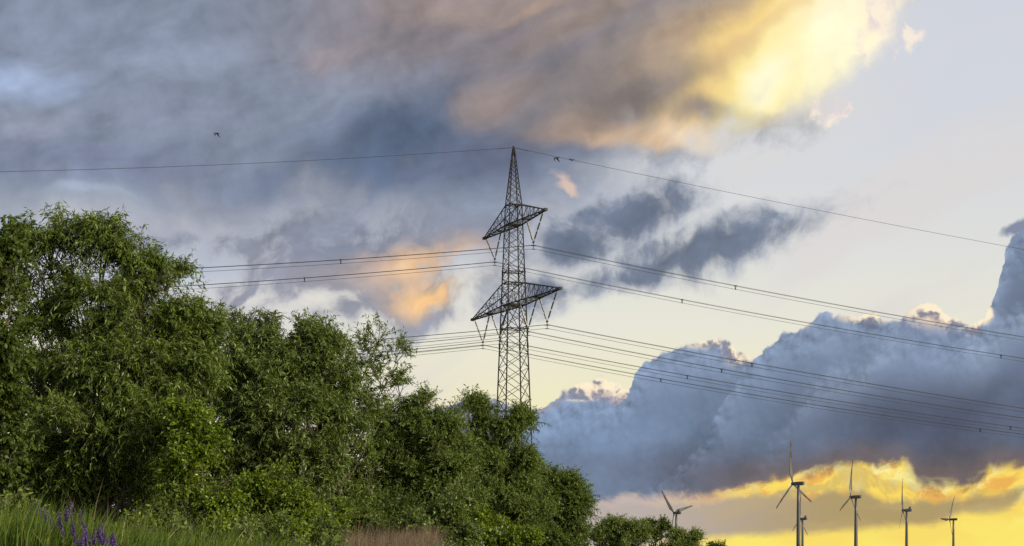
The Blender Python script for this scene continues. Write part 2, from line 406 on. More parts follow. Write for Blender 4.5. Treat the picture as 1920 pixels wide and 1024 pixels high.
def leaf_mat(name, dark, light, trans=0.4, gloss=0.10, warm=None):
    """leaf blades: tint per leaf, light through the blade, a slight sheen"""
    m = bpy.data.materials.new(name); m.use_nodes = True
    nt = m.node_tree; nt.nodes.clear()
    a = nt.nodes.new('ShaderNodeAttribute'); a.attribute_name = 'tint'
    r = nt.nodes.new('ShaderNodeValToRGB')
    r.color_ramp.elements[0].color = (*dark, 1); r.color_ramp.elements[1].color = (*light, 1)
    if warm:
        e = r.color_ramp.elements.new(0.97); e.color = (*light, 1)
        r.color_ramp.elements[-1].color = (*warm, 1)
    nt.links.new(a.outputs['Fac'], r.inputs[0])
    d = nt.nodes.new('ShaderNodeBsdfDiffuse'); t = nt.nodes.new('ShaderNodeBsdfTranslucent'); g = nt.nodes.new('ShaderNodeBsdfGlossy')
    g.inputs['Roughness'].default_value = 0.5
    nt.links.new(r.outputs[0], d.inputs[0])
    hs = nt.nodes.new('ShaderNodeHueSaturation'); hs.inputs['Hue'].default_value = 0.485; hs.inputs['Saturation'].default_value = 1.1; hs.inputs['Value'].default_value = 1.25
    nt.links.new(r.outputs[0], hs.inputs['Color']); nt.links.new(hs.outputs[0], t.inputs[0])
    m1 = nt.nodes.new('ShaderNodeMixShader'); m1.inputs[0].default_value = trans
    nt.links.new(d.outputs[0], m1.inputs[1]); nt.links.new(t.outputs[0], m1.inputs[2])
    m2 = nt.nodes.new('ShaderNodeMixShader'); m2.inputs[0].default_value = gloss
    g.inputs[0].default_value = (0.42, 0.46, 0.40, 1)
    nt.links.new(m1.outputs[0], m2.inputs[1]); nt.links.new(g.outputs[0], m2.inputs[2])
    o = nt.nodes.new('ShaderNodeOutputMaterial'); nt.links.new(m2.outputs[0], o.inputs[0])
    return m

def link(name, me, parent=None):
    o = bpy.data.objects.new(name, me); C.objects.link(o)
    if parent is not None:
        o.parent = parent
    return o
def tag(o, label=None, cat=None, group=None, kind=None):
    if label: o['label'] = label
    if cat: o['category'] = cat
    if group: o['group'] = group
    if kind: o['kind'] = kind
    return o
def thing(name, label, cat, loc=(0, 0, 0), rz=0.0, group=None):
    o = bpy.data.objects.new(name, None); C.objects.link(o)
    o.location = tuple(float(v) for v in loc); o.rotation_euler = (0, 0, rz)
    o.empty_display_size = 0.3
    return tag(o, label, cat, group)
def mesh_np(name, verts, faces, material, smooth=False, tint=None):
    """mesh from arrays: verts (n,3), faces (m,k)"""
    me = bpy.data.meshes.new(name)
    n, (m, k) = len(verts), faces.shape
    me.vertices.add(n); me.vertices.foreach_set('co', np.ascontiguousarray(verts, dtype=np.float32).ravel())
    me.loops.add(m * k); me.loops.foreach_set('vertex_index', np.ascontiguousarray(faces, dtype=np.int32).ravel())
    me.polygons.add(m); me.polygons.foreach_set('loop_start', np.arange(0, m * k, k, dtype=np.int32))
    if smooth:
        me.polygons.foreach_set('use_smooth', np.ones(m, dtype=bool))
    if tint is not None:
        at_ = me.attributes.new('tint', 'FLOAT', 'FACE'); at_.data.foreach_set('value', np.ascontiguousarray(tint, dtype=np.float32))
    me.update(calc_edges=True)
    me.materials.append(material)
    return me

class MB:
    """collects shapes into ONE mesh"""
    def __init__(s): s.v = []; s.f = []; s.mi = []
    def _add(s, vs, fs, mi=0):
        b = len(s.v); s.v += [tuple(float(c) for c in p) for p in vs]
        s.f += [tuple(b + i for i in f) for f in fs]; s.mi += [mi] * len(fs)
    def tube(s, pts, rad, n=8, cap=True, mi=0):
        pts = [Vector(p) for p in pts]; k = len(pts)
        rad = [rad] * k if not hasattr(rad, '__len__') else list(rad)
        vs, fs = [], []; ref = None
        for i, p in enumerate(pts):
            t = (pts[min(i + 1, k - 1)] - pts[max(i - 1, 0)]).normalized()
            if ref is None:
                ref = t.cross(Vector((0, 0, 1)) if abs(t.z) < 0.9 else Vector((1, 0, 0))).normalized()
            ref = (ref - t * ref.dot(t)).normalized(); w = t.cross(ref)
            for j in range(n):
                a = 2 * math.pi * (j + 0.5) / n
                vs.append(p + (ref * math.cos(a) + w * math.sin(a)) * rad[i])
        for i in range(k - 1):
            for j in range(n):
                fs.append((i * n + j, i * n + (j + 1) % n, (i + 1) * n + (j + 1) % n, (i + 1) * n + j))
        if cap:
            fs += [tuple(range(n))[::-1], tuple((k - 1) * n + j for j in range(n))]
        s._add(vs, fs, mi)
    def bar(s, a, b, r): s.tube([a, b], r * 1.2, 4)
    def box(s, c, size, rot=None, bev=0.0):
        R = rot or Matrix.Identity(3); c = Vector(c); hx, hy, hz = (v / 2 for v in size)
        vs = [c + R @ Vector((x * hx, y * hy, z * hz)) for x in (-1, 1) for y in (-1, 1) for z in (-1, 1)]
        s._add(vs, [(0, 1, 3, 2), (4, 6, 7, 5), (0, 4, 5, 1), (2, 3, 7, 6), (0, 2, 6, 4), (1, 5, 7, 3)])
    def mesh(s, name, material, smooth=False):
        me = bpy.data.meshes.new(name); me.from_pydata(s.v, [], s.f)
        for m in (material if isinstance(material, (list, tuple)) else [material]): me.materials.append(m)
        me.polygons.foreach_set('material_index', s.mi)
        if smooth: me.polygons.foreach_set('use_smooth', [True] * len(s.f))
        me.update(); return me
    def build(s, name, material, parent=None, smooth=False):
        return link(name, s.mesh(name, material, smooth), parent)

# ================================================================ ground
def sstep(a, b, x):
    t = np.clip((x - a) / (b - a), 0, 1); return t * t * (3 - 2 * t)
def gz(x, y):
    """height of the ground: flat country with a low grassy bank on the left, rising in front of the trees"""
    x = np.asarray(x, float); y = np.asarray(y, float)
    q = x / np.maximum(y, 1.0)
    p = np.interp(q, [-0.30, -0.19, -0.10, -0.04, 0.02, 0.12], [1.72, 1.40, 1.22, 1.27, 0.80, 0.0])
    h = p * sstep(8, 17, y) * (1 - sstep(80, 120, y))
    return h + 0.05 * np.sin(x * 0.9 + 1.3) * np.sin(y * 0.7) * sstep(8, 17, y) * (1 - sstep(80, 120, y))
ax = np.concatenate([-np.geomspace(26000, 40, 22), np.arange(-39, 40, 0.75), np.geomspace(40, 26000, 22)])
ay = np.concatenate([-np.geomspace(26000, 20, 18), np.arange(-19, 121, 1.0), np.geomspace(122, 30000, 26)])
gx, gy = np.meshgrid(ax, ay)
gv = np.stack([gx, gy, gz(gx, gy)], -1).reshape(-1, 3)
nx_, ny_ = len(ax), len(ay)
ii = (np.arange(ny_ - 1)[:, None] * nx_ + np.arange(nx_ - 1)[None]).ravel()
m_ground = mat('meadow_ground', (0.062, 0.085, 0.028), 0.95, 0, 0.1, 0.35, 0.45)
tag(link('ground', mesh_np('ground', gv, np.stack([ii, ii + 1, ii + nx_ + 1, ii + nx_], 1), m_ground, True)), kind='structure')

# ================================================================ pylon
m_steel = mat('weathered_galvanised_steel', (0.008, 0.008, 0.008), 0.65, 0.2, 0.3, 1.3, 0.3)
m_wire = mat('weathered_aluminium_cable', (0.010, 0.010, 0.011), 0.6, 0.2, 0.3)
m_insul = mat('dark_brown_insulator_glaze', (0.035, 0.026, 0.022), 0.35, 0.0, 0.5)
PD = 253.0                                     # metres from the camera
PA = math.radians(20.8)                        # turn of the line against the picture plane
PX = 3.0 / F * PD
U = Vector((math.sin(PA), -math.cos(PA), 0))   # along the crossarms, towards us on the right
L = Vector((math.cos(PA), math.sin(PA), 0))    # along the line
pz = float(gz(PX, PD))
pyl = thing('lattice_pylon', 'tall dark steel lattice pylon with two crossarms rising behind the trees', 'pylon', (PX, PD, pz))
def pp(u, l, z):                               # pylon coordinates; z is measured from the camera's level
    return U * u + L * l + Vector((0, 0, z + CAM_Z - pz))
def halfw(z):                                  # half width of the body
    return float(np.interp(z, [-1.6, 20.2, 39.0, 48.0, 56.0], [2.42, 1.76, 1.16, 0.88, 0.10]))
Z0, ZP, ZT = -CAM_Z + pz, 48.1, 55.8
LEVELS = [Z0]
while LEVELS[-1] < ZP - 0.9:
    LEVELS.append(LEVELS[-1] + 1.25 * halfw(LEVELS[-1]))
LEVELS[-1] = ZP
for su, sl_ in ((1, 1), (1, -1), (-1, -1), (-1, 1)):
    b = MB()
    for za, zb in zip((Z0, 20.2, 39.0), (20.2, 39.0, ZP)):
        wa_, wb_ = halfw(za), halfw(zb)
        b.bar(pp(su * wa_, sl_ * wa_, za), pp(su * wb_, sl_ * wb_, zb), 0.105 if za < 30 else 0.088)
    for z in (11.0, 20.2, 29.0, 39.0):         # bolted splice plates
        w = halfw(z); b.bar(pp(su * w, sl_ * w, z - 0.35), pp(su * halfw(z + 0.35), sl_ * halfw(z + 0.35), z + 0.35), 0.15)
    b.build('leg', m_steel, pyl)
br = MB()
CORN = [(1, 1), (1, -1), (-1, -1), (-1, 1)]
for i, (za, zb) in enumerate(zip(LEVELS[:-1], LEVELS[1:])):
    wa_, wb_ = halfw(za), halfw(zb)
    for k in range(4):
        c0, c1 = CORN[k], CORN[(k + 1) % 4]
        r = 0.040 if za < 36 else 0.034
        br.bar(pp(c0[0] * wa_, c0[1] * wa_, za), pp(c1[0] * wb_, c1[1] * wb_, zb), r)
        br.bar(pp(c1[0] * wa_, c1[1] * wa_, za), pp(c0[0] * wb_, c0[1] * wb_, zb), r)
for z in (20.2, 31.3, 34.5, 37.5, 39.0, 45.4, ZP):    # horizontal frames
    w = halfw(z); q = [pp(c[0] * w, c[1] * w, z) for c in CORN]
    for k in range(4): br.bar(q[k], q[(k + 1) % 4], 0.055)
    br.bar(q[0], q[2], 0.045); br.bar(q[1], q[3], 0.045)
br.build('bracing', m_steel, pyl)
# peak with the earth wire clamp
pk = MB()
zz = [ZP]
while zz[-1] < 54.6: zz.append(zz[-1] + max(0.55, 1.15 * halfw(zz[-1])))
zz[-1] = ZT
for su, sl_ in CORN:
    pk.bar(pp(su * halfw(ZP), sl_ * halfw(ZP), ZP), pp(su * 0.10, sl_ * 0.10, ZT), 0.075)
for za, zb in zip(zz[:-1], zz[1:]):
    wa_, wb_ = halfw(za), halfw(zb)
    for k in range(4):
        c0, c1 = CORN[k], CORN[(k + 1) % 4]
        pk.bar(pp(c0[0] * wa_, c0[1] * wa_, za), pp(c1[0] * wb_, c1[1] * wb_, zb), 0.034)
        pk.bar(pp(c1[0] * wa_, c1[1] * wa_, za), pp(c0[0] * wb_, c0[1] * wb_, zb), 0.034)
pk.tube([pp(0, 0, ZT - 0.5), pp(0, 0, ZT + 0.3)], [0.2, 0.13], 8)
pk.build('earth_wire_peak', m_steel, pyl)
# crossarms: two bottom chords, two top chords, braced on every side, meeting at the tips
def crossarm(A_, zb, zt, panels):
    b = MB()
    for s in (1, -1):
        wb_, wt_ = halfw(zb), halfw(zt)
        def P_(chord, t):                       # chord 0,1 bottom; 2,3 top
            side = 1 if chord in (0, 2) else -1
            w0 = wb_ if chord < 2 else wt_
            u = w0 + (A_ - w0) * t
            if chord < 2: return pp(s * u, side * (w0 + (0.12 - w0) * t), zb)
            return pp(s * u, side * (w0 + (0.10 - w0) * t), zt + (zb + 0.16 - zt) * t)
        for c in range(4): b.bar(P_(c, 0), P_(c, 1), 0.080 if c < 2 else 0.062)
        ts = [1 - (1 - i / panels) ** 1.12 for i in range(panels + 1)]
        for i in range(panels):
            t0, t1 = ts[i], ts[i + 1]
            for ca, cb_ in ((0, 2), (1, 3), (0, 1)):
                b.bar(P_(ca, t1), P_(cb_, t1), 0.034)
                b.bar(P_(ca, t0), P_(cb_, t1), 0.032)
                if cb_ == 1: b.bar(P_(cb_, t0), P_(ca, t1), 0.032)
            if i % 2 == 0:
                b.bar(P_(2, t0), P_(3, t1), 0.030)
            b.bar(P_(2, t1), P_(3, t1), 0.030)
        tip = pp(s * (A_ + 0.12), 0, zb + 0.06)
        R = Matrix((U, L, Vector((0, 0, 1)))).transposed()
        b.box(tip, (0.9, 0.42, 0.34), R)
    for side in (1, -1):                        # the chords run on through the body
        b.bar(pp(-halfw(zb), side * halfw(zb), zb), pp(halfw(zb), side * halfw(zb), zb), 0.09)
        b.bar(pp(-halfw(zt), side * halfw(zt), zt), pp(halfw(zt), side * halfw(zt), zt), 0.07)
    for k in range(4):
        u0, u1 = -halfw(zb) + k * halfw(zb) / 2, -halfw(zb) + (k + 1) * halfw(zb) / 2
        b.bar(pp(u0, -halfw(zb), zb), pp(u1, halfw(zb), zb), 0.045); b.bar(pp(u0, halfw(zb), zb), pp(u1, -halfw(zb), zb), 0.045)
    return b
R_UL = Matrix((U, L, Vector((0, 0, 1)))).transposed()
ca = crossarm(11.3, 45.4, 48.1, 6)
for s in (1, -1): ca.box(pp(s * 4.8, 0, 45.38), (0.5, 1.1, 0.16), R_UL)
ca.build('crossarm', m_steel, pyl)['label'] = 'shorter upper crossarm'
ca = crossarm(16.3, 34.5, 37.5, 8)
for s in (1, -1):
    ca.box(pp(s * 9.1, 0, 34.48), (1.3, 0.95, 0.16), R_UL)
    for du in (-0.5, 0.5): ca.bar(pp(s * (9.1 + du), 0.5, 34.5), pp(s * (9.1 + du), -0.5, 36.0), 0.03)
    for side in (1, -1):                        # props below the arm at the body
        ca.bar(pp(s * 2.2, 0, 34.5), pp(s * halfw(31.3), side * halfw(31.3), 31.3), 0.05)
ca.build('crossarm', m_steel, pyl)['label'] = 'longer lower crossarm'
# V-shaped insulator strings and their yokes
VS = [(7.35, 41.95, 4.8, 10.9, 45.4), (-7.35, 41.95, -4.8, -10.9, 45.4),
      (12.2, 30.9, 9.4, 15.7, 34.5), (5.4, 30.8, 2.2, 8.8, 34.5), (-5.4, 30.8, -2.2, -8.8, 34.5), (-12.2, 30.9, -9.4, -15.7, 34.5)]
def insulator(b, a, c):
    a, c = Vector(a), Vector(c); d = c - a; ln = d.length
    b.tube([a, c], 0.035, 6)
    for k in range(3):                          # three ribbed porcelain rods
        t0 = 0.10 + k * 0.285; t1 = t0 + 0.225
        path, rad = [], []
        ns = 14
        for j in range(ns + 1):
            path.append(a + d * (t0 + (t1 - t0) * j / ns)); rad.append(0.125 if j % 2 else 0.075)
        b.tube(path, rad, 7)
for u, zv, u0, u1, zt in VS:
    for uu in (u0, u1):
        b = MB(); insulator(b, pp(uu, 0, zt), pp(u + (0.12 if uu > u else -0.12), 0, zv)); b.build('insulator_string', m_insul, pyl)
    b = MB()
    b.box(pp(u, 0, zv - 0.05), (0.5, 0.12, 0.22), R_UL)
    b.bar(pp(u, 0, zv), pp(u, 0, zv - 0.95), 0.05)
    b.bar(pp(u - 0.2, 0, zv - 0.45), pp(u + 0.2, 0, zv - 0.45), 0.045)
    for du, dz in ((-0.2, -0.5), (0.2, -0.5), (0, -0.98)): b.bar(pp(u + du, -0.28, zv + dz), pp(u + du, 0.28, zv + dz), 0.05)
    b.build('yoke', m_steel, pyl)

# ================================================================ conductors
def sag_fit(u, z0, pts, default=None):
    """drop along the span z0 - c1 s + c2 s^2 that carries the wire through sighted points"""
    rows, rhs = [], []
    for px, py in pts:
        q = (px - 960.0) / F
        # PX + u*Ux + s*Lx = q (PD + u*Uy + s*Ly)
        s = (q * (PD + u * U.y) - PX - u * U.x) / (L.x - q * L.y)
        y = PD + u * U.y + s * L.y
        z = (HZ - py) / F * y
        rows.append((abs(s), -s * s)); rhs.append(z0 - z)
    if default is not None:
        return (np.mean([(r + default * a[0] ** 2) / a[0] for a, r in zip(rows, rhs)]), default)
    return np.linalg.lstsq(np.array(rows), np.array(rhs), rcond=None)[0]
def wire_path(u, z0, fr, fl, du=0.0, dz=0.0, reach=170.0, n=48):
    pts = []
    for k in range(-n, n + 1):
        s = reach * k / n
        c1, c2 = fr if s > 0 else fl
        z = z0 + dz - c1 * abs(s) + c2 * s * s
        pts.append(Vector((PX, PD, CAM_Z)) + U * (u + du) + L * s + Vector((0, 0, z)))
    return pts
def spacer_s(u, px):
    q = (px - 960.0) / F
    return (q * (PD + u * U.y) - PX - u * U.x) / (L.x - q * L.y)
WIRES = [  # u, height of the upper pair, sighted right, sighted left, spacers, label
    (7.35, 41.5, [(1379, 536), (1920, 632)], [(913, 466.7), (638, 488), (370, 505)], [1379, 639], 'upper power line bundle on the near side, highest of the bundles right of the pylon'),
    (-7.35, 41.5, [(1279, 562), (1877, 665), (1920, 673)], [(571, 521), (360, 536)], [1279, 1877, 571], 'upper power line bundle on the far side, second highest right of the pylon'),
    (12.2, 30.45, [(1410, 681), (1920, 766)], [(640, 641.7)], [1410], 'lower power line bundle under the near crossarm tip, third highest right of the pylon'),
    (5.4, 30.35, [(1353, 692), (1920, 784)], [(760, 645)], [1353], 'lower power line bundle inside the near crossarm half, fourth highest right of the pylon'),
    (-5.4, 30.35, [(990, 650.5), (1289, 704), (1895, 800)], [(747, 658)], [1289, 1895], 'lower power line bundle inside the far crossarm half, second lowest right of the pylon'),
    (-12.2, 30.45, [(990, 665), (1239, 710), (1838, 804)], [(747, 663)], [1239, 1838], 'lower power line bundle under the far crossarm tip, lowest of all right of the pylon')]
for u, z0, R_, L_, sp, lab in WIRES:
    fr = sag_fit(u, z0, R_) if len(R_) > 1 else sag_fit(u, z0, R_, 0.0002)
    fl = sag_fit(u, z0, L_, 0.0004)
    if u == -12.2:
        fr = sag_fit(u, z0, R_)
    c = Vector((PX, PD, CAM_Z)) + U * u + Vector((0, 0, z0))
    t = thing('conductor_bundle', lab, 'power line', c, 0, 'power line bundles hung from the pylon')
    for du, dz in ((-0.2, 0), (0.2, 0), (0, -0.48)):
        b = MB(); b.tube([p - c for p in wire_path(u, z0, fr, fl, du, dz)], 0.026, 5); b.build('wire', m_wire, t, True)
    for px in sp:
        s = spacer_s(u, px); c1, c2 = fr if s > 0 else fl
        z = z0 - c1 * abs(s) + c2 * s * s
        o = Vector((PX, PD, CAM_Z)) + U * u + L * s + Vector((0, 0, z)) - c
        b = MB()
        b.bar(o - U * 0.24, o + U * 0.24, 0.04); b.bar(o - U * 0.2, o - Vector((0, 0, 0.5)), 0.04); b.bar(o + U * 0.2, o - Vector((0, 0, 0.5)), 0.04)
        for q in (o - U * 0.2, o + U * 0.2, o - Vector((0, 0, 0.48))): b.bar(q - L * 0.12, q + L * 0.12, 0.055)
        b.build('spacer', m_steel, t)
fr = sag_fit(0, 55.9, [(1500, 388), (1910, 466), (1200, 326)]); fl = sag_fit(0, 55.9, [(500, 305), (0, 322)])
c = Vector((PX, PD, CAM_Z + 55.9))
t = thing('earth_wire', 'single thin wire running over the tip of the pylon', 'power line', c)
b = MB(); b.tube([p - c for p in wire_path(0, 55.9, fr, fl)], 0.026, 5); b.build('wire', m_wire, t, True)
b = MB()
for s in (-1, 1):
    c1, c2 = fr if s > 0 else fl
    b.bar(L * (s * 0.3) - Vector((0, 0, c1 * 0.3)), L * (s * 2.2) - Vector((0, 0, c1 * 2.2)), 0.05)
b.build('wire_clamp', m_steel, t)

# ================================================================ birds
m_bird = mat('dark_plumage', (0.02, 0.02, 0.024), 0.7)
def bird(px, py, D, span, heading, label, wl, wr):
    """wl, wr: (side, up) direction of each wing's outer half - wings beaten down"""
    p = at(px, py, D)
    t = thing('bird', label, 'bird', p, heading, 'birds flying near the power line')
    b = MB()
    s = span
    b.tube([(-0.34 * s, 0, -0.01 * s), (-0.22 * s, 0, 0), (-0.1 * s, 0, 0.0), (0.06 * s, 0, 0.0), (0.2 * s, 0, 0.02 * s), (0.27 * s, 0, 0.03 * s), (0.36 * s, 0, 0.02 * s)],
           [0.035 * s, 0.03 * s, 0.06 * s, 0.08 * s, 0.05 * s, 0.045 * s, 0.006 * s], 8)
    b._add([(-0.2 * s, 0.03 * s, 0), (-0.2 * s, -0.03 * s, 0), (-0.46 * s, -0.08 * s, -0.01 * s), (-0.46 * s, 0.08 * s, -0.01 * s), (-0.2 * s, 0, 0.03 * s), (-0.44 * s, 0, 0.012 * s)],
           [(0, 3, 2, 1), (0, 4, 5, 3), (4, 1, 2, 5), (0, 1, 4), (2, 3, 5)])
    b.build('body', m_bird, t, True)
    for side, (a, up0, up1) in ((1, wl), (-1, wr)):
        w = MB(); pts = []
        y = 0.05 * s; z = 0.03 * s; rows = []
        for k in range(7):
            f = k / 6
            chord = (0.24 - 0.16 * f ** 1.5) * s if k < 6 else 0.02 * s
            xo = (0.10 + 0.06 * math.sin(f * 3.1) - 0.22 * f * f) * s
            rows.append([(xo, side * y, z), (xo - chord * 0.4, side * y, z + 0.018 * s), (xo - chord, side * y, z - 0.004 * s), (xo - chord * 0.4, side * y, z - 0.01 * s)])
            ang = up0 + (up1 - up0) * f
            y += a * 0.115 * s * math.cos(ang); z += 0.115 * s * math.sin(ang)
        vs = [v for r in rows for v in r]; fs = []
        for i in range(6):
            for j in range(4): fs.append((i * 4 + j, i * 4 + (j + 1) % 4, i * 4 + 4 + (j + 1) % 4, i * 4 + 4 + j))
        fs += [(0, 1, 2, 3), (27, 26, 25, 24)]
        w._add(vs, fs); w.build('wing', m_bird, t, True)
bird(406, 250, 110, 0.56, math.radians(165), 'small dark bird with drooping wings flying alone over the left trees', (1, -0.35, -1.35), (1, -0.1, -1.2))
bird(1043, 296, 130, 0.66, math.radians(150), 'small dark bird with wings beaten down, the one nearer the pylon tip', (1, -0.5, -1.3), (1, -0.3, -1.2))
bird(1071, 299, 130, 0.60, math.radians(185), 'small dark bird flying at the wire, the one farther right of the pylon tip', (1, -0.35, -0.9), (1, 0.1, -0.3))

# ================================================================ wind turbines
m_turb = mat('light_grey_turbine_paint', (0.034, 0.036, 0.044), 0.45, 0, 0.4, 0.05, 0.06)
m_red = mat('red_blade_band', (0.028, 0.012, 0.011), 0.5)
m_dark = mat('dark_grey_cooler', (0.06, 0.062, 0.068), 0.6)
def turbine(px, py, Lpx, k, th, tower_px, nac_end_px, fin, label, R=40.0):
    """px,py hub in the photograph; Lpx blade length there; k foreshortening of the rotor disc; th angle of the first blade"""
    D = F * R / Lpx
    hub = at(px, py, D)
    ax_ = Vector((-math.sqrt(1 - k * k), k, 0))            # the rotor faces left and away
    h = Vector((k, math.sqrt(1 - k * k), 0))
    zc = Vector((0, 0, 1))
    toff = (tower_px - px) / F * D / max(0.25, math.sqrt(1 - k * k))
    base = Vector(hub) - ax_ * toff
    gzv = float(gz(base.x, base.y))
    t = thing('wind_turbine', label, 'wind turbine', (base.x, base.y, gzv), 0, 'wind turbines on the horizon')
    hz_ = hub[2] - gzv
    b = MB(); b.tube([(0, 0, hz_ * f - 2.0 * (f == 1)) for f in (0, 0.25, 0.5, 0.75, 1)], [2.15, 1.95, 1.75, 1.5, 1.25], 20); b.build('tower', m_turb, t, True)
    Rn = Matrix((-ax_, h, zc)).transposed()                # x back along the nacelle
    nl = max(8.0, (nac_end_px - px) / F * D / max(0.3, math.sqrt(1 - k * k)) - 1.0)
    n = MB(); rows = []
    sec = [(1.2, 1.25, -1.35, 1.35), (1.8, 1.7, -1.75, 1.6), (nl * 0.5, 1.85, -1.9, 1.85), (nl * 0.93, 1.75, -1.65, 1.9), (nl, 1.5, -1.2, 1.75)]
    vs, fs = [], []
    for x, w, lo, hi in sec:
        for j in range(16):
            a = 2 * math.pi * j / 16; ca_, sa_ = math.cos(a), math.sin(a)
            e = 0.38
            yy = w * math.copysign(abs(ca_) ** e, ca_); mid, hh = (lo + hi) / 2, (hi - lo) / 2
            vs.append(Rn @ Vector((x, yy, mid + hh * math.copysign(abs(sa_) ** e, sa_))) + Vector((-ax_ * -toff) * 0) + Vector((ax_ * toff)) + Vector((0, 0, hz_)))
    for i in range(len(sec) - 1):
        for j in range(16): fs.append((i * 16 + j, i * 16 + (j + 1) % 16, (i + 1) * 16 + (j + 1) % 16, (i + 1) * 16 + j))
    fs += [tuple(range(16))[::-1], tuple(64 + j for j in range(16))]
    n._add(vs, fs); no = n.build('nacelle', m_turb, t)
    ho = ax_ * toff + Vector((0, 0, hz_))
    if fin:
        f_ = MB(); cpos = ho - ax_ * (nl * 0.78)
        f_._add([cpos + Rn @ Vector(q) for q in [(-2.2, -1.6, 1.7), (1.4, -1.6, 1.7), (1.4, -1.6, 4.6), (0.2, -1.6, 4.9), (-2.2, 1.6, 1.7), (1.4, 1.6, 1.7), (1.4, 1.6, 4.6), (0.2, 1.6, 4.9)]],
                [(0, 1, 2, 3), (7, 6, 5, 4), (0, 4, 5, 1), (1, 5, 6, 2), (2, 6, 7, 3), (3, 7, 4, 0)])
        f_.build('cooler', m_dark, no)
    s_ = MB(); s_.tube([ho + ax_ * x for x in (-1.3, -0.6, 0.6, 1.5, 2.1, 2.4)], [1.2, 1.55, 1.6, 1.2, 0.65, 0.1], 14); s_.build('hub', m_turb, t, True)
    for j in range(3):
        a = math.radians(th + 120 * j)
        d = (zc * math.cos(a) + h * math.sin(a)); tang = (-zc * math.sin(a) + h * math.cos(a))
        bl = MB(); ns = 20; rowsv = []
        for i in range(ns + 1):
            r = 1.0 + (R - 1.0) * i / ns; f = i / ns
            if f < 0.05: ch, th_ = 1.7, 1.6
            elif f < 0.2: q = (f - 0.05) / 0.15; ch, th_ = 1.7 + 2.7 * q, 1.6 - 0.6 * q
            else: q = (f - 0.2) / 0.8; ch, th_ = 4.6 - 3.0 * q ** 0.85, 1.0 - 0.75 * q ** 0.7
            tw = -math.radians(30 - 22 * min(1, f * 1.3))
            cdir = tang * math.cos(tw) + ax_ * math.sin(tw); tdir = -tang * math.sin(tw) + ax_ * math.cos(tw)
            o = ho + d * r + ax_ * (0.2 + 0.06 * r - 0.0016 * r * r)
            for jj in range(8):
                b_ = 2 * math.pi * jj / 8
                rowsv.append(o + cdir * (ch * (0.5 * math.cos(b_) - 0.15)) + tdir * (th_ * 0.5 * math.sin(b_) * (0.55 + 0.45 * math.cos(b_)) if f > 0.05 else th_ * 0.5 * math.sin(b_)))
        for i in range(ns):
            f = (i + 0.5) / ns
            red = 1 if (f > 0.86 or 0.60 < f < 0.75) else 0
            fs = [(i * 8 + q, i * 8 + (q + 1) % 8, (i + 1) * 8 + (q + 1) % 8, (i + 1) * 8 + q) for q in range(8)]
            bl.f += fs; bl.mi += [red] * 8
        bl.v = [tuple(v) for v in rowsv]
        bl.f += [tuple(ns * 8 + q for q in range(8))]; bl.mi += [1]
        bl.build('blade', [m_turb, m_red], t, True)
turbine(1487, 907, 80, 0.60, -6, 1496, 1506.5, False, 'largest wind turbine, second from the left, in front of a smaller one')
turbine(1501, 973, 53, 0.45, 4, 1504.5, 1513, True, 'small wind turbine half hidden behind the tower of the largest turbine')
turbine(1596, 932, 71, 0.48, 8, 1604, 1614, False, 'wind turbine with a plain box nacelle, between the largest turbine and the right ones')
turbine(1693.5, 957, 60, 0.34, -6, 1699.5, 1709.5, True, 'wind turbine with a finned nacelle and an edge-on rotor, second from the right')
turbine(1781, 974, 50, 0.54, 31, 1786.8, 1794, False, 'rightmost wind turbine with one blade pointing straight down')
turbine(1264.5, 962, 60, 0.65, -44, 1267.8, 1276.5, True, 'leftmost wind turbine rising alone behind the bushes')

# ================================================================ trees
m_bark = mat('grey_brown_bark', (0.055, 0.046, 0.036), 0.9, 0, 0.2, 6.0, 0.4, 0.4)
LM = {
    'willow': leaf_mat('willow_leaf', (0.036, 0.062, 0.007), (0.118, 0.172, 0.022), 0.42, 0.05, (0.20, 0.25, 0.07)),
    'silver': leaf_mat('silvery_willow_leaf', (0.038, 0.064, 0.011), (0.120, 0.170, 0.032), 0.42, 0.05, (0.21, 0.25, 0.09)),
    'bright': leaf_mat('bright_green_leaf', (0.046, 0.082, 0.004), (0.145, 0.215, 0.010), 0.45, 0.04),
    'dark': leaf_mat('dark_green_leaf', (0.020, 0.036, 0.006), (0.064, 0.094, 0.015), 0.36, 0.02),
    'mid': leaf_mat('mid_green_leaf', (0.040, 0.068, 0.011), (0.124, 0.176, 0.032), 0.42, 0.04),
    'pale': leaf_mat('pale_green_leaf', (0.056, 0.088, 0.018), (0.165, 0.215, 0.050), 0.42, 0.04),
}
def unit(v):
    return v / np.maximum(np.linalg.norm(v, axis=-1, keepdims=True), 1e-9)
def leaf_quads(p, d, nrm, ln, wd):
    """pointed leaf blades, four corners each, slightly folded"""
    side = unit(np.cross(d, nrm))
    m = p + d * (ln * 0.42)[:, None] + unit(np.cross(side, d)) * (ln * 0.04)[:, None]
    v = np.stack([p, m + side * (wd * 0.5)[:, None], p + d * ln[:, None], m - side * (wd * 0.5)[:, None]], 1)
    return v.reshape(-1, 3)
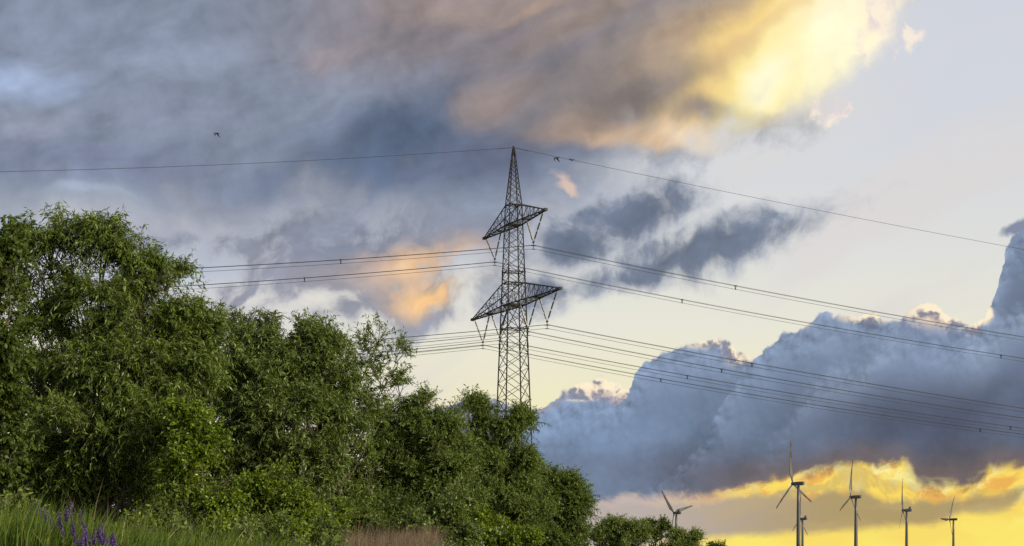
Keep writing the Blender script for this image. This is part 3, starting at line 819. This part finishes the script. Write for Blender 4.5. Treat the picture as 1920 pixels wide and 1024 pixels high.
def strips(paths, r0, r1, n=3):
    """many thin tapering twigs at once: paths (k, m, 3)"""
    k, m, _ = paths.shape
    t = unit(np.gradient(paths, axis=1))
    ref = unit(np.cross(t, np.broadcast_to(np.array([0.31, 0.17, 0.93]), t.shape))); w = np.cross(t, ref)
    a = 2 * np.pi * np.arange(n) / n
    rad = np.linspace(0, 1, m)[None, :, None, None]
    rr = np.asarray(r0).reshape(-1, 1, 1, 1) * (1 - rad) + np.asarray(r1).reshape(-1, 1, 1, 1) * rad
    v = paths[:, :, None, :] + rr * (ref[:, :, None, :] * np.cos(a)[None, None, :, None] + w[:, :, None, :] * np.sin(a)[None, None, :, None])
    idx = np.arange(k * m * n).reshape(k, m, n)
    nx = np.roll(idx, -1, axis=2)
    f = np.stack([idx[:, :-1], nx[:, :-1], nx[:, 1:], idx[:, 1:]], -1).reshape(-1, 4)
    return v.reshape(-1, 3), f

def tree(name, label, cat, base, D, lobes, kind, dens=1.0, leaf=(0.12, 0.026), twig=0.6, droop=0.35, upw=0.7, limb=0.10, group=None, clump=1.0, inner=0.35, spread=0.9, per=15):
    """base: pixel column of the foot; lobes: (px, py, rx, ry[, depth offset in m]) - where the masses of the crown stand"""
    bx = (base - 960.0) / F * D
    bz = float(gz(bx, D))
    B = np.array((bx, D, bz))
    t = thing(name, label, cat, B, 0, group)
    LP, LD, LN, LL, LW, LT = [], [], [], [], [], []
    tv, tf, off = [], [], 0
    def add(v, f):
        nonlocal off
        tv.append(v); tf.append(f + off); off += len(v)
    for lb in lobes:
        px, py, rx, ry = lb[:4]; dy_ = lb[4] if len(lb) > 4 else rng.uniform(-0.25, 0.25) * rx / F * D
        ld = lb[5] if len(lb) > 5 else 1.0
        Dl = D + dy_
        c = at(px, py, Dl); a, h = rx / F * D, ry / F * D
        dpt = 0.5 * (a + h) * spread
        # limb from the foot of the tree to the heart of the mass
        foot = B + np.array((rng.normal(0, 0.25), rng.normal(0, 0.2), -0.1))
        heart = c - np.array((0, 0, 0.45 * h))
        if heart[2] < bz + 0.3: heart[2] = bz + 0.3
        m1 = foot + (heart - foot) * 0.45 + np.array((-0.15 * (heart[0] - foot[0]), 0, 0.10 * np.linalg.norm(heart - foot)))
        tt = np.linspace(0, 1, 9)[:, None]
        path = (1 - tt) ** 2 * foot + 2 * tt * (1 - tt) * m1 + tt ** 2 * heart
        path[1:-1] += rng.normal(0, 0.035, (7, 3))
        rl = limb * (0.4 + 0.3 * min(1.5, a))
        add(*strips(path[None], [rl], [rl * 0.32], 6))
        # boughs fanning out of the heart
        K = max(5, int(11 * clump * (0.5 + a * h)))
        dirs = unit(rng.normal(0, 1, (K, 3)) * np.array((1, 1, 0.9)) + np.array((0, 0, 0.35)))
        rad = rng.uniform(0.62, 1.0, K)[:, None]
        ends = c + dirs * rad * np.array((a, dpt, h))
        tt = np.linspace(0, 1, 6)[None, :, None]
        mid = (heart + ends) / 2 + np.array((0, 0, 1)) * 0.12 * h + rng.normal(0, 0.12 * a, (K, 3))
        bp = (1 - tt) ** 2 * heart + 2 * tt * (1 - tt) * mid[:, None] + tt ** 2 * ends[:, None]
        add(*strips(bp, np.full(K, rl * 0.28), np.full(K, 0.006), 4))
        # leafy shoots along the boughs
        leaf_a = leaf[0] * leaf[1] * 0.55
        nl = dens * ld * 12.0 * math.pi * a * h / leaf_a
        T = max(8, int(nl / per))
        kb = rng.integers(0, K, T)
        fr = np.clip(rng.beta(2.4, 1.1, T), 0.0, 1.0) * (1 - inner * 0.3) + inner * 0.3 * rng.random(T)
        seg = np.minimum((fr * 5).astype(int), 4); loc = (fr * 5 - seg)[:, None]
        p0 = bp[kb, seg] * (1 - loc) + bp[kb, seg + 1] * loc
        p0 = p0 + rng.normal(0, 1, (T, 3)) * 0.10 * np.array((a, dpt, h))
        # hollows and tufts: shoots keep to clumps, leaving dark gaps between them
        cs = 0.55 * (0.6 + 0.4 * a)
        wv = p0 / cs
        cl = np.sin(wv[:, 0] * 2.9 + 1.3 * np.sin(wv[:, 2] * 2.1)) + np.sin(wv[:, 2] * 3.3 + 1.1 * np.sin(wv[:, 1] * 2.3)) + np.sin(wv[:, 1] * 2.7 + 1.7 * np.sin(wv[:, 0] * 1.9))
        ok = cl > rng.normal(-0.6, 0.5, T)
        p0 = p0[ok]; T = len(p0)
        outw = unit((p0 - c) / np.array((a, dpt, h)) + 1e-6)
        td = unit(outw * 0.55 + np.array((0, 0, upw)) + rng.normal(0, 0.5, (T, 3)))
        tl = twig * rng.uniform(0.5, 1.25, T)
        s = np.linspace(0, 1, 4)[None, :, None]
        dr = droop * rng.uniform(0.3, 1.6, T)
        def tw_at(f):
            return p0[:, None] + td[:, None] * (tl[:, None, None] * f) - np.array((0, 0, 1)) * (dr * tl)[:, None, None] * f ** 2
        add(*strips(tw_at(s), np.full(T, 0.006), np.full(T, 0.0025), 3))
        f = (np.linspace(0.12, 1.0, per)[None, :, None] + rng.uniform(-0.03, 0.03, (T, per, 1)))
        lp = tw_at(f)
        tg = unit(td[:, None] - 2 * np.array((0, 0, 1)) * dr[:, None, None] * f)
        ld_ = unit(tg * 0.55 + rng.normal(0, 0.62, (T, per, 3)) - np.array((0, 0, 1)) * (0.25 + 0.5 * droop))
        tint_t = np.clip(rng.normal(0.45, 0.16, T), 0, 1)[:, None] + rng.normal(0, 0.13, (T, per))
        n_ = T * per
        LP.append(lp.reshape(-1, 3)); LD.append(ld_.reshape(-1, 3)); LN.append(rng.normal(0, 1, (n_, 3)) + np.array((0, 0, 0.8)))
        LL.append(leaf[0] * rng.uniform(0.6, 1.25, n_)); LW.append(leaf[1] * rng.uniform(0.75, 1.25, n_)); LT.append(np.clip(tint_t.ravel(), 0, 1))
    P_, D_, N_, l_, w_, t_ = (np.concatenate(x) for x in (LP, LD, LN, LL, LW, LT))
    keep = P_[:, 2] > gz(P_[:, 0], P_[:, 1]) + 0.03
    P_, D_, N_, l_, w_, t_ = (x[keep] for x in (P_, D_, N_, l_, w_, t_))
    v = leaf_quads(P_, D_, N_, l_, w_) - B
    weed = cat == 'weed'
    link('leaves' if weed else 'crown', mesh_np('crown', v, np.arange(len(v)).reshape(-1, 4), LM[kind], False, t_), t)
    link('stem' if weed else 'trunk', mesh_np('trunk', np.concatenate(tv) - B, np.concatenate(tf), m_bark, True), t)
    tree.n += len(l_)
    return t
tree.n = 0

GT = 'trees along the bank'
tree('broadleaf_tree', 'dark broad-leaved tree cut off by the left edge of the photo', 'tree', -25, 36,
     [(-25, 480, 62, 78), (-5, 450, 46, 46), (20, 500, 40, 50, 0, .7), (-12, 620, 55, 100), (-8, 770, 58, 100), (0, 880, 62, 70), (-60, 560, 70, 140), (-70, 760, 80, 160)], 'dark', 1.0, (0.11, 0.065), 0.5, 0.25, 0.4, 0.11, GT, per=11)
tree('willow_tree', 'tallest willow with drooping shoots at the top left', 'tree', 190, 43,
     [(95, 472, 80, 76, 0.3, 0.45), (60, 452, 45, 46, 0, 0.38), (40, 470, 45, 60, 0.2, 0.4), (128, 430, 40, 28, 0, 0.36), (190, 450, 62, 60, 0, 0.55), (268, 478, 36, 42, 0, 0.55), (235, 510, 52, 70, 0, 0.8), (205, 440, 42, 30, 0, .42), (310, 528, 50, 44, 0, .8), (285, 505, 40, 25, 0, .6), (270, 590, 95, 75, -0.4),
      (70, 580, 85, 95, 0.5, 0.45), (165, 590, 80, 90, 0, 0.7), (360, 620, 62, 56, 0.1), (412, 610, 32, 42, 0.1, .8), (90, 730, 105, 95, 0.2, 0.8), (210, 700, 100, 85, -0.8),
      (320, 700, 85, 75, -0.7), (390, 680, 40, 60, 0), (170, 800, 110, 75, -1.0), (280, 800, 90, 80, -1.1), (120, 870, 110, 70, -0.4), (230, 900, 90, 50, -0.7), (50, 880, 80, 60, 0)],
     'willow', 0.85, (0.135, 0.028), 0.62, 0.55, 0.75, 0.10, GT)
tree('leafy_bush', 'bright yellow-green bush in front of the gap between the two tall willows', 'bush', 360, 40.5,
     [(345, 795, 55, 36), (385, 830, 34, 44), (360, 870, 60, 36), (395, 905, 50, 34), (330, 910, 50, 36), (410, 950, 44, 28)], 'bright', 1.0, (0.09, 0.045), 0.42, 0.2, 0.3, 0.05, GT, per=11)
tree('willow_tree', 'broad silvery willow standing second from the left', 'tree', 520, 48,
     [(452, 630, 42, 42), (490, 640, 55, 52), (545, 640, 55, 46), (598, 650, 42, 50), (560, 690, 80, 60), (470, 710, 75, 70), (620, 720, 50, 60), (430, 790, 60, 70, .5), (520, 780, 80, 75, -.6),
      (590, 800, 75, 75, -.5), (640, 800, 45, 60), (480, 860, 75, 60, -.3), (560, 880, 80, 55, -.6), (440, 920, 60, 50, 0), (615, 880, 50, 45)],
     'silver', 0.85, (0.142, 0.030), 0.58, 0.40, 0.8, 0.09, GT)
tree('leafy_bush', 'green leafy bush at the foot of the broad silvery willow', 'bush', 520, 45,
     [(470, 925, 55, 40), (530, 915, 50, 48), (560, 965, 62, 36), (500, 980, 60, 30), (610, 975, 50, 30)], 'bright', 0.9, (0.09, 0.042), 0.45, 0.25, 0.35, 0.04, GT, per=11)
tree('willow_tree', 'slender see-through willow leaning right of the broad silvery one', 'tree', 590, 50,
     [(708, 632, 44, 28, 0, .42), (680, 668, 48, 36, 0, .5), (742, 665, 26, 36, 0, .42), (660, 700, 36, 40, 0, .5), (715, 712, 52, 36, 0, .5), (750, 730, 24, 25, 0, .4), (690, 762, 55, 40, 0, .6), (650, 780, 45, 50, 0, .7), (665, 850, 45, 50, 0, .6), (690, 905, 30, 45, 0, .45), (640, 930, 55, 40, 0, .7)],
     'willow', 0.55, (0.14, 0.031), 0.52, 0.3, 0.9, 0.07, GT, clump=1.2)
tree('round_bush', 'low pale bush at the foot of the slender see-through willow', 'bush', 670, 47,
     [(655, 965, 55, 28), (690, 980, 36, 22), (625, 985, 40, 22)], 'mid', 0.9, (0.085, 0.032), 0.4, 0.3, 0.3, 0.03, GT, per=11)
tree('willow_tree', 'dark dense willow between the slender willow and the tree before the pylon', 'tree', 800, 58,
     [(800, 775, 44, 34, 0, .8), (765, 800, 45, 50, 0, .8), (732, 795, 36, 36, 0, .6), (722, 850, 40, 50, 0, .7), (815, 820, 50, 50), (770, 870, 62, 60), (850, 860, 55, 60), (745, 930, 50, 55), (810, 930, 70, 60), (860, 950, 55, 55), (735, 830, 30, 50, 0, .6)],
     'mid', 1.35, (0.115, 0.030), 0.55, 0.3, 0.7, 0.09, GT)
tree('willow_tree', 'tree with a feathery top standing right in front of the pylon', 'tree', 930, 62,
     [(884, 785, 40, 38, 0, .7), (878, 762, 22, 22, 0, .5), (945, 790, 40, 36, 0, .8), (975, 800, 28, 32, 0, .8), (920, 830, 50, 45), (965, 850, 40, 55), (890, 860, 50, 55), (940, 910, 60, 60, -.4), (985, 880, 22, 45), (880, 940, 60, 60, -.3), (985, 950, 45, 55)],
     'mid', 1.4, (0.115, 0.029), 0.55, 0.3, 0.75, 0.10, GT)
tree('willow_tree', 'rounded tree at the right end of the row leaning out to the right', 'tree', 1030, 66,
     [(1050, 910, 40, 34), (1015, 905, 32, 30, 0, .8), (1075, 945, 34, 36), (1030, 960, 55, 46), (1085, 945, 22, 30), (1000, 990, 50, 46), (1055, 1000, 42, 40), (1030, 1030, 40, 30)],
     'mid', 1.5, (0.115, 0.030), 0.52, 0.3, 0.7, 0.09, GT)
tree('leafy_bush', 'yellow-green bush at the foot of the tree before the pylon', 'bush', 925, 56,
     [(900, 990, 40, 28), (945, 1005, 45, 26), (880, 1012, 40, 22), (985, 1020, 30, 18)], 'bright', 0.9, (0.10, 0.048), 0.42, 0.2, 0.4, 0.04, GT, per=11)
tree('round_bush', 'blue-green bush before the dark dense willow, taller of two', 'bush', 840, 51,
     [(842, 935, 26, 28), (835, 975, 36, 30), (855, 1005, 36, 26)], 'silver', 0.9, (0.095, 0.042), 0.42, 0.2, 0.5, 0.04, GT, per=11)
tree('round_bush', 'blue-green bush before the dark dense willow, lower of two', 'bush', 785, 46,
     [(775, 985, 24, 24), (800, 1000, 26, 22), (760, 1008, 28, 18)], 'silver', 0.9, (0.09, 0.042), 0.4, 0.2, 0.5, 0.03, GT, per=11)
tree('undergrowth_bush', 'dark undergrowth bush under the tallest willow', 'bush', 120, 46,
     [(40, 900, 80, 60), (120, 920, 80, 50), (200, 930, 80, 44), (280, 930, 70, 44), (100, 830, 120, 70, 1.0), (240, 850, 120, 70, 1.0)], 'dark', 0.8, (0.11, 0.05), 0.5, 0.25, 0.4, 0.05, GT, per=11)
tree('undergrowth_bush', 'dark undergrowth bush between the tallest willow and the broad silvery one', 'bush', 420, 52,
     [(400, 740, 60, 80), (430, 850, 70, 80), (400, 940, 80, 50), (470, 930, 70, 50), (380, 660, 34, 50, 0, .6)], 'dark', 0.8, (0.12, 0.05), 0.5, 0.25, 0.5, 0.05, GT, per=11)
tree('undergrowth_bush', 'dark undergrowth bush behind the slender see-through willow', 'bush', 660, 60,
     [(620, 900, 60, 80), (690, 920, 50, 60), (730, 960, 50, 50), (650, 980, 60, 40), (560, 950, 70, 60)], 'dark', 0.8, (0.13, 0.05), 0.5, 0.25, 0.5, 0.05, GT, per=11)
tree('undergrowth_bush', 'low leafy thicket along the top of the grass bank', 'bush', 330, 44,
     [(x_, 1000 + rng.uniform(-10, 12), 58, 40, rng.uniform(-1.5, 1.5)) for x_ in range(-25, 620, 55)], 'mid', 0.7, (0.10, 0.045), 0.45, 0.25, 0.5, 0.03, GT, per=11)
tree('broadleaf_tree', 'dark tree hidden behind the lower half of the tallest willow', 'tree', 230, 50,
     [(110, 730, 90, 70), (220, 700, 90, 80), (320, 700, 80, 80), (380, 720, 50, 70), (90, 860, 90, 80), (200, 850, 100, 80), (320, 850, 90, 80)], 'dark', 0.45, (0.15, 0.065), 0.5, 0.25, 0.5, 0.09, GT, per=11)
tree('broadleaf_tree', 'dark tree hidden behind the broad silvery willow', 'tree', 540, 56,
     [(470, 740, 60, 60), (560, 730, 70, 60), (620, 780, 40, 60), (480, 850, 80, 70), (580, 860, 80, 70)], 'dark', 0.45, (0.15, 0.065), 0.5, 0.25, 0.5, 0.09, GT, per=11)
tree('broadleaf_tree', 'dark tree hidden behind the willows below the pylon', 'tree', 880, 74,
     [(790, 870, 60, 60), (870, 860, 60, 60), (950, 880, 50, 70), (830, 950, 90, 60), (930, 960, 90, 60), (1020, 970, 60, 50), (1040, 930, 40, 40)], 'dark', 0.45, (0.17, 0.075), 0.5, 0.25, 0.5, 0.09, GT, per=11)
tree('undergrowth_bush', 'dark thicket closing the foot of the tree row', 'bush', 330, 53,
     [(x_, 975 + rng.uniform(-10, 20), 66, 62, rng.uniform(-1.5, 1.5)) for x_ in range(-30, 760, 60)], 'dark', 0.5, (0.14, 0.06), 0.5, 0.25, 0.5, 0.03, GT, per=11)
# beyond the row, towards the open plain
GF = 'bushes and trees on the plain'
tree('dark_bush', 'small dark upright bush just right of the tree row', 'bush', 1083, 118,
     [(1075, 1005, 14, 18), (1094, 1004, 13, 18), (1084, 1025, 26, 24)], 'dark', 1.0, (0.16, 0.06), 0.5, 0.1, 1.2, 0.05, GF, per=11)
tree('round_bush', 'wide light green willow bush with upright shoots on the plain', 'bush', 1163, 108,
     [(1135, 1000, 30, 24), (1165, 996, 34, 22), (1192, 1004, 28, 22), (1160, 1025, 58, 26), (1122, 1018, 18, 24)], 'pale', 1.4, (0.15, 0.040), 0.7, 0.15, 1.3, 0.05, GF)
tree('broadleaf_tree', 'small dark round-headed tree left of the leftmost turbine', 'tree', 1231, 190,
     [(1218, 986, 16, 13), (1240, 984, 16, 11), (1250, 1000, 13, 14), (1230, 1005, 18, 16), (1212, 1000, 10, 12), (1230, 1030, 16, 18)], 'dark', 0.95, (0.24, 0.12), 0.6, 0.1, 0.6, 0.14, GF, per=10)
tree('round_bush', 'loose green bush below the leftmost turbine', 'bush', 1283, 125,
     [(1270, 1010, 22, 14), (1294, 1012, 18, 14), (1282, 1028, 36, 16)], 'pale', 1.3, (0.15, 0.050), 0.6, 0.1, 1.1, 0.05, GF, per=11)
tree('broadleaf_tree', 'far low dark tree peeping over the bottom edge right of the bushes', 'tree', 1343, 240,
     [(1337, 1024, 12, 8), (1350, 1023, 12, 8), (1343, 1035, 24, 12)], 'dark', 1.0, (0.28, 0.13), 0.6, 0.1, 0.6, 0.12, GF, per=10)

# ================================================================ grass on the bank
m_grass = leaf_mat('meadow_grass_blade', (0.030, 0.053, 0.008), (0.076, 0.114, 0.020), 0.35, 0.01, (0.24, 0.22, 0.09))
m_dry = leaf_mat('dry_grass_stalk', (0.066, 0.046, 0.032), (0.132, 0.094, 0.066), 0.25, 0.03)
def blades(name, n, qr, yr, hr, wr, m, lean=0.35, tint=(0.45, 0.22)):
    q = rng.uniform(*qr, n); y = np.sqrt(rng.uniform(yr[0] ** 2, yr[1] ** 2, n)); x = q * y
    z = gz(x, y) - 0.02
    clump = 0.5 + 0.5 * np.sin(x * 2.1 + 1.7 * np.sin(y * 1.3)) * np.sin(y * 1.7 + 2.0 * np.sin(x * 0.9))
    h = rng.uniform(*hr, n) * (0.62 + 0.55 * clump); w = rng.uniform(*wr, n)
    a = rng.uniform(0, 2 * np.pi, n); b = rng.normal(0.6, 0.9, n)
    side = np.stack([np.cos(a), np.sin(a), np.zeros(n)], 1)
    ldir = np.stack([np.cos(b), np.sin(b), np.zeros(n)], 1) * (lean * rng.uniform(0.1, 1.3, n) * h)[:, None]
    p = np.stack([x, y, z], 1); rows = []
    for f, ww in ((0, 1.0), (0.35, 0.95), (0.7, 0.6), (1.0, 0.08)):
        c = p + np.array((0, 0, 1)) * (h * (f - 0.12 * f * f))[:, None] + ldir * (f ** 2)
        rows += [c - side * (w * ww / 2)[:, None], c + side * (w * ww / 2)[:, None]]
    v = np.stack(rows, 1).reshape(-1, 3)
    base = (np.arange(n) * 8)[:, None, None]
    f = (base + np.array([[0, 1, 3, 2], [2, 3, 5, 4], [4, 5, 7, 6]])[None]).reshape(-1, 4)
    t = np.repeat(np.clip(rng.normal(tint[0], tint[1], n) + 0.25 * (clump - 0.5), 0, 1), 3)
    return tag(link(name, mesh_np(name, v, f, m, False, t)), kind='stuff')
g = blades('grass', 70000, (-0.31, -0.02), (16.5, 31), (0.22, 0.66), (0.006, 0.015), m_grass)
tag(g, 'tall green meadow grass covering the bank below the trees', 'grass')
g = blades('seeding_grass', 1500, (-0.31, -0.04), (17, 30), (0.5, 0.85), (0.004, 0.009), m_dry, 0.3)
tag(g, 'scattered pale seeding grass stalks among the green grass', 'grass')
g = blades('dry_grass', 16000, (-0.092, -0.042), (22, 34), (0.62, 0.92), (0.004, 0.007), m_dry, 0.25)
tag(g, 'reddish brown dry grass patch below the slender willow', 'grass')

for px, w_, py in [(22, 26, 955), (66, 22, 962), (255, 30, 985), (330, 26, 1000), (395, 24, 998), (470, 30, 1006), (555, 26, 1008), (228, 18, 1002), (610, 24, 1012)]:
    tree('leafy_weed', 'small leafy weed growing among the grass along the top of the bank', 'weed', px, 23 + 3 * rng.random(),
         [(px, py, w_, 22, 0.0), (px + rng.uniform(-12, 12), py + 22, w_, 18, 0.1)], 'bright' if px % 2 else 'pale', 0.5, (0.075, 0.032), 0.22, 0.2, 0.8, 0.012, 'leafy weeds in the bank grass', per=9)

# ================================================================ violet flower spikes
m_stem = mat('green_flower_stem', (0.06, 0.10, 0.03), 0.7)
m_flower = leaf_mat('violet_petal', (0.068, 0.040, 0.135), (0.155, 0.105, 0.27), 0.3, 0.03)
def spike_meshes(h, sl, seed):
    r = np.random.default_rng(seed)
    st = MB(); bend = r.normal(0, 0.03, 2)
    ax_ = [Vector((bend[0] * f * f, bend[1] * f * f, h * f)) for f in np.linspace(0, 1, 7)]
    st.tube(ax_, list(np.linspace(0.004, 0.0015, 7)), 5)
    n = 260
    f = r.uniform(0, 1, n); zz_ = h - sl + sl * f
    a = r.uniform(0, 2 * np.pi, n)
    p = np.stack([bend[0] * (zz_ / h) ** 2, bend[1] * (zz_ / h) ** 2, zz_], 1)
    ln = (0.033 * (1 - 0.65 * f)) * r.uniform(0.8, 1.3, n)
    d = unit(np.stack([np.cos(a), np.sin(a), 0.5 + r.normal(0, 0.3, n)], 1))
    v = leaf_quads(p, d, r.normal(0, 1, (n, 3)), ln, ln * 0.6)
    fl = mesh_np('flower_head', v, np.arange(n * 4).reshape(-1, 4), m_flower, False, np.clip(r.normal(0.5, 0.3, n), 0, 1))
    n = 16; zl = r.uniform(0.05, 0.6, n) * h; a = r.uniform(0, 2 * np.pi, n); ln = r.uniform(0.05, 0.09, n)
    v = leaf_quads(np.stack([0 * zl, 0 * zl, zl], 1), unit(np.stack([np.cos(a), np.sin(a), 0.6 + 0 * a], 1)), r.normal(0, 0.4, (n, 3)) + np.array((0, 0, 1)), ln, ln * 0.35)
    lf = mesh_np('leaves', v, np.arange(n * 4).reshape(-1, 4), LM['mid'], False, r.uniform(0.2, 0.8, n))
    return st.mesh('stem', m_stem), fl, lf
VAR = [spike_meshes(0.62, 0.17, 11), spike_meshes(0.70, 0.20, 12), spike_meshes(0.55, 0.14, 13)]
for i, (px, py, D) in enumerate([(129, 940, 17.5), (112, 960, 17.2), (121, 952, 17.0), (104, 972, 17.0), (120, 984, 16.4), (134, 985, 16.2), (141, 975, 16.6), (160, 984, 16), (168, 978, 16.2), (152, 992, 15.6), (161, 999, 15.4),
                               (178, 986, 15.8), (186, 992, 15.5), (193, 983, 16), (199, 996, 15.6), (209, 1003, 15.4), (172, 1003, 15.2), (148, 1006, 15), (214, 1012, 15.0), (116, 968, 17.0), (126, 972, 16.8), (165, 990, 15.9), (175, 996, 15.6), (182, 1000, 15.5), (157, 1003, 15.2), (138, 996, 15.8), (163, 1010, 15.0), (96, 962, 17.4), (205, 1010, 15.2), (72, 940, 18.0), (157, 955, 17.6), (86, 950, 17.8)]):
    st, fl, lf = VAR[i % 3]
    x, y, zt = at(px, py, D); g0 = float(gz(x, y)); h0 = (0.62, 0.70, 0.55)[i % 3]
    sc = float(np.clip((zt - g0) / h0, 0.45, 1.5))
    t = thing('flower_spike', 'violet-blue flower spike standing in the grass at the lower left', 'flower', (x, y, zt - sc * h0), rng.uniform(0, 6.28), 'violet flower spikes in the bank grass')
    t.scale = (sc, sc, sc)
    link('stem', st, t); link('flower_head', fl, t); link('leaves', lf, t)
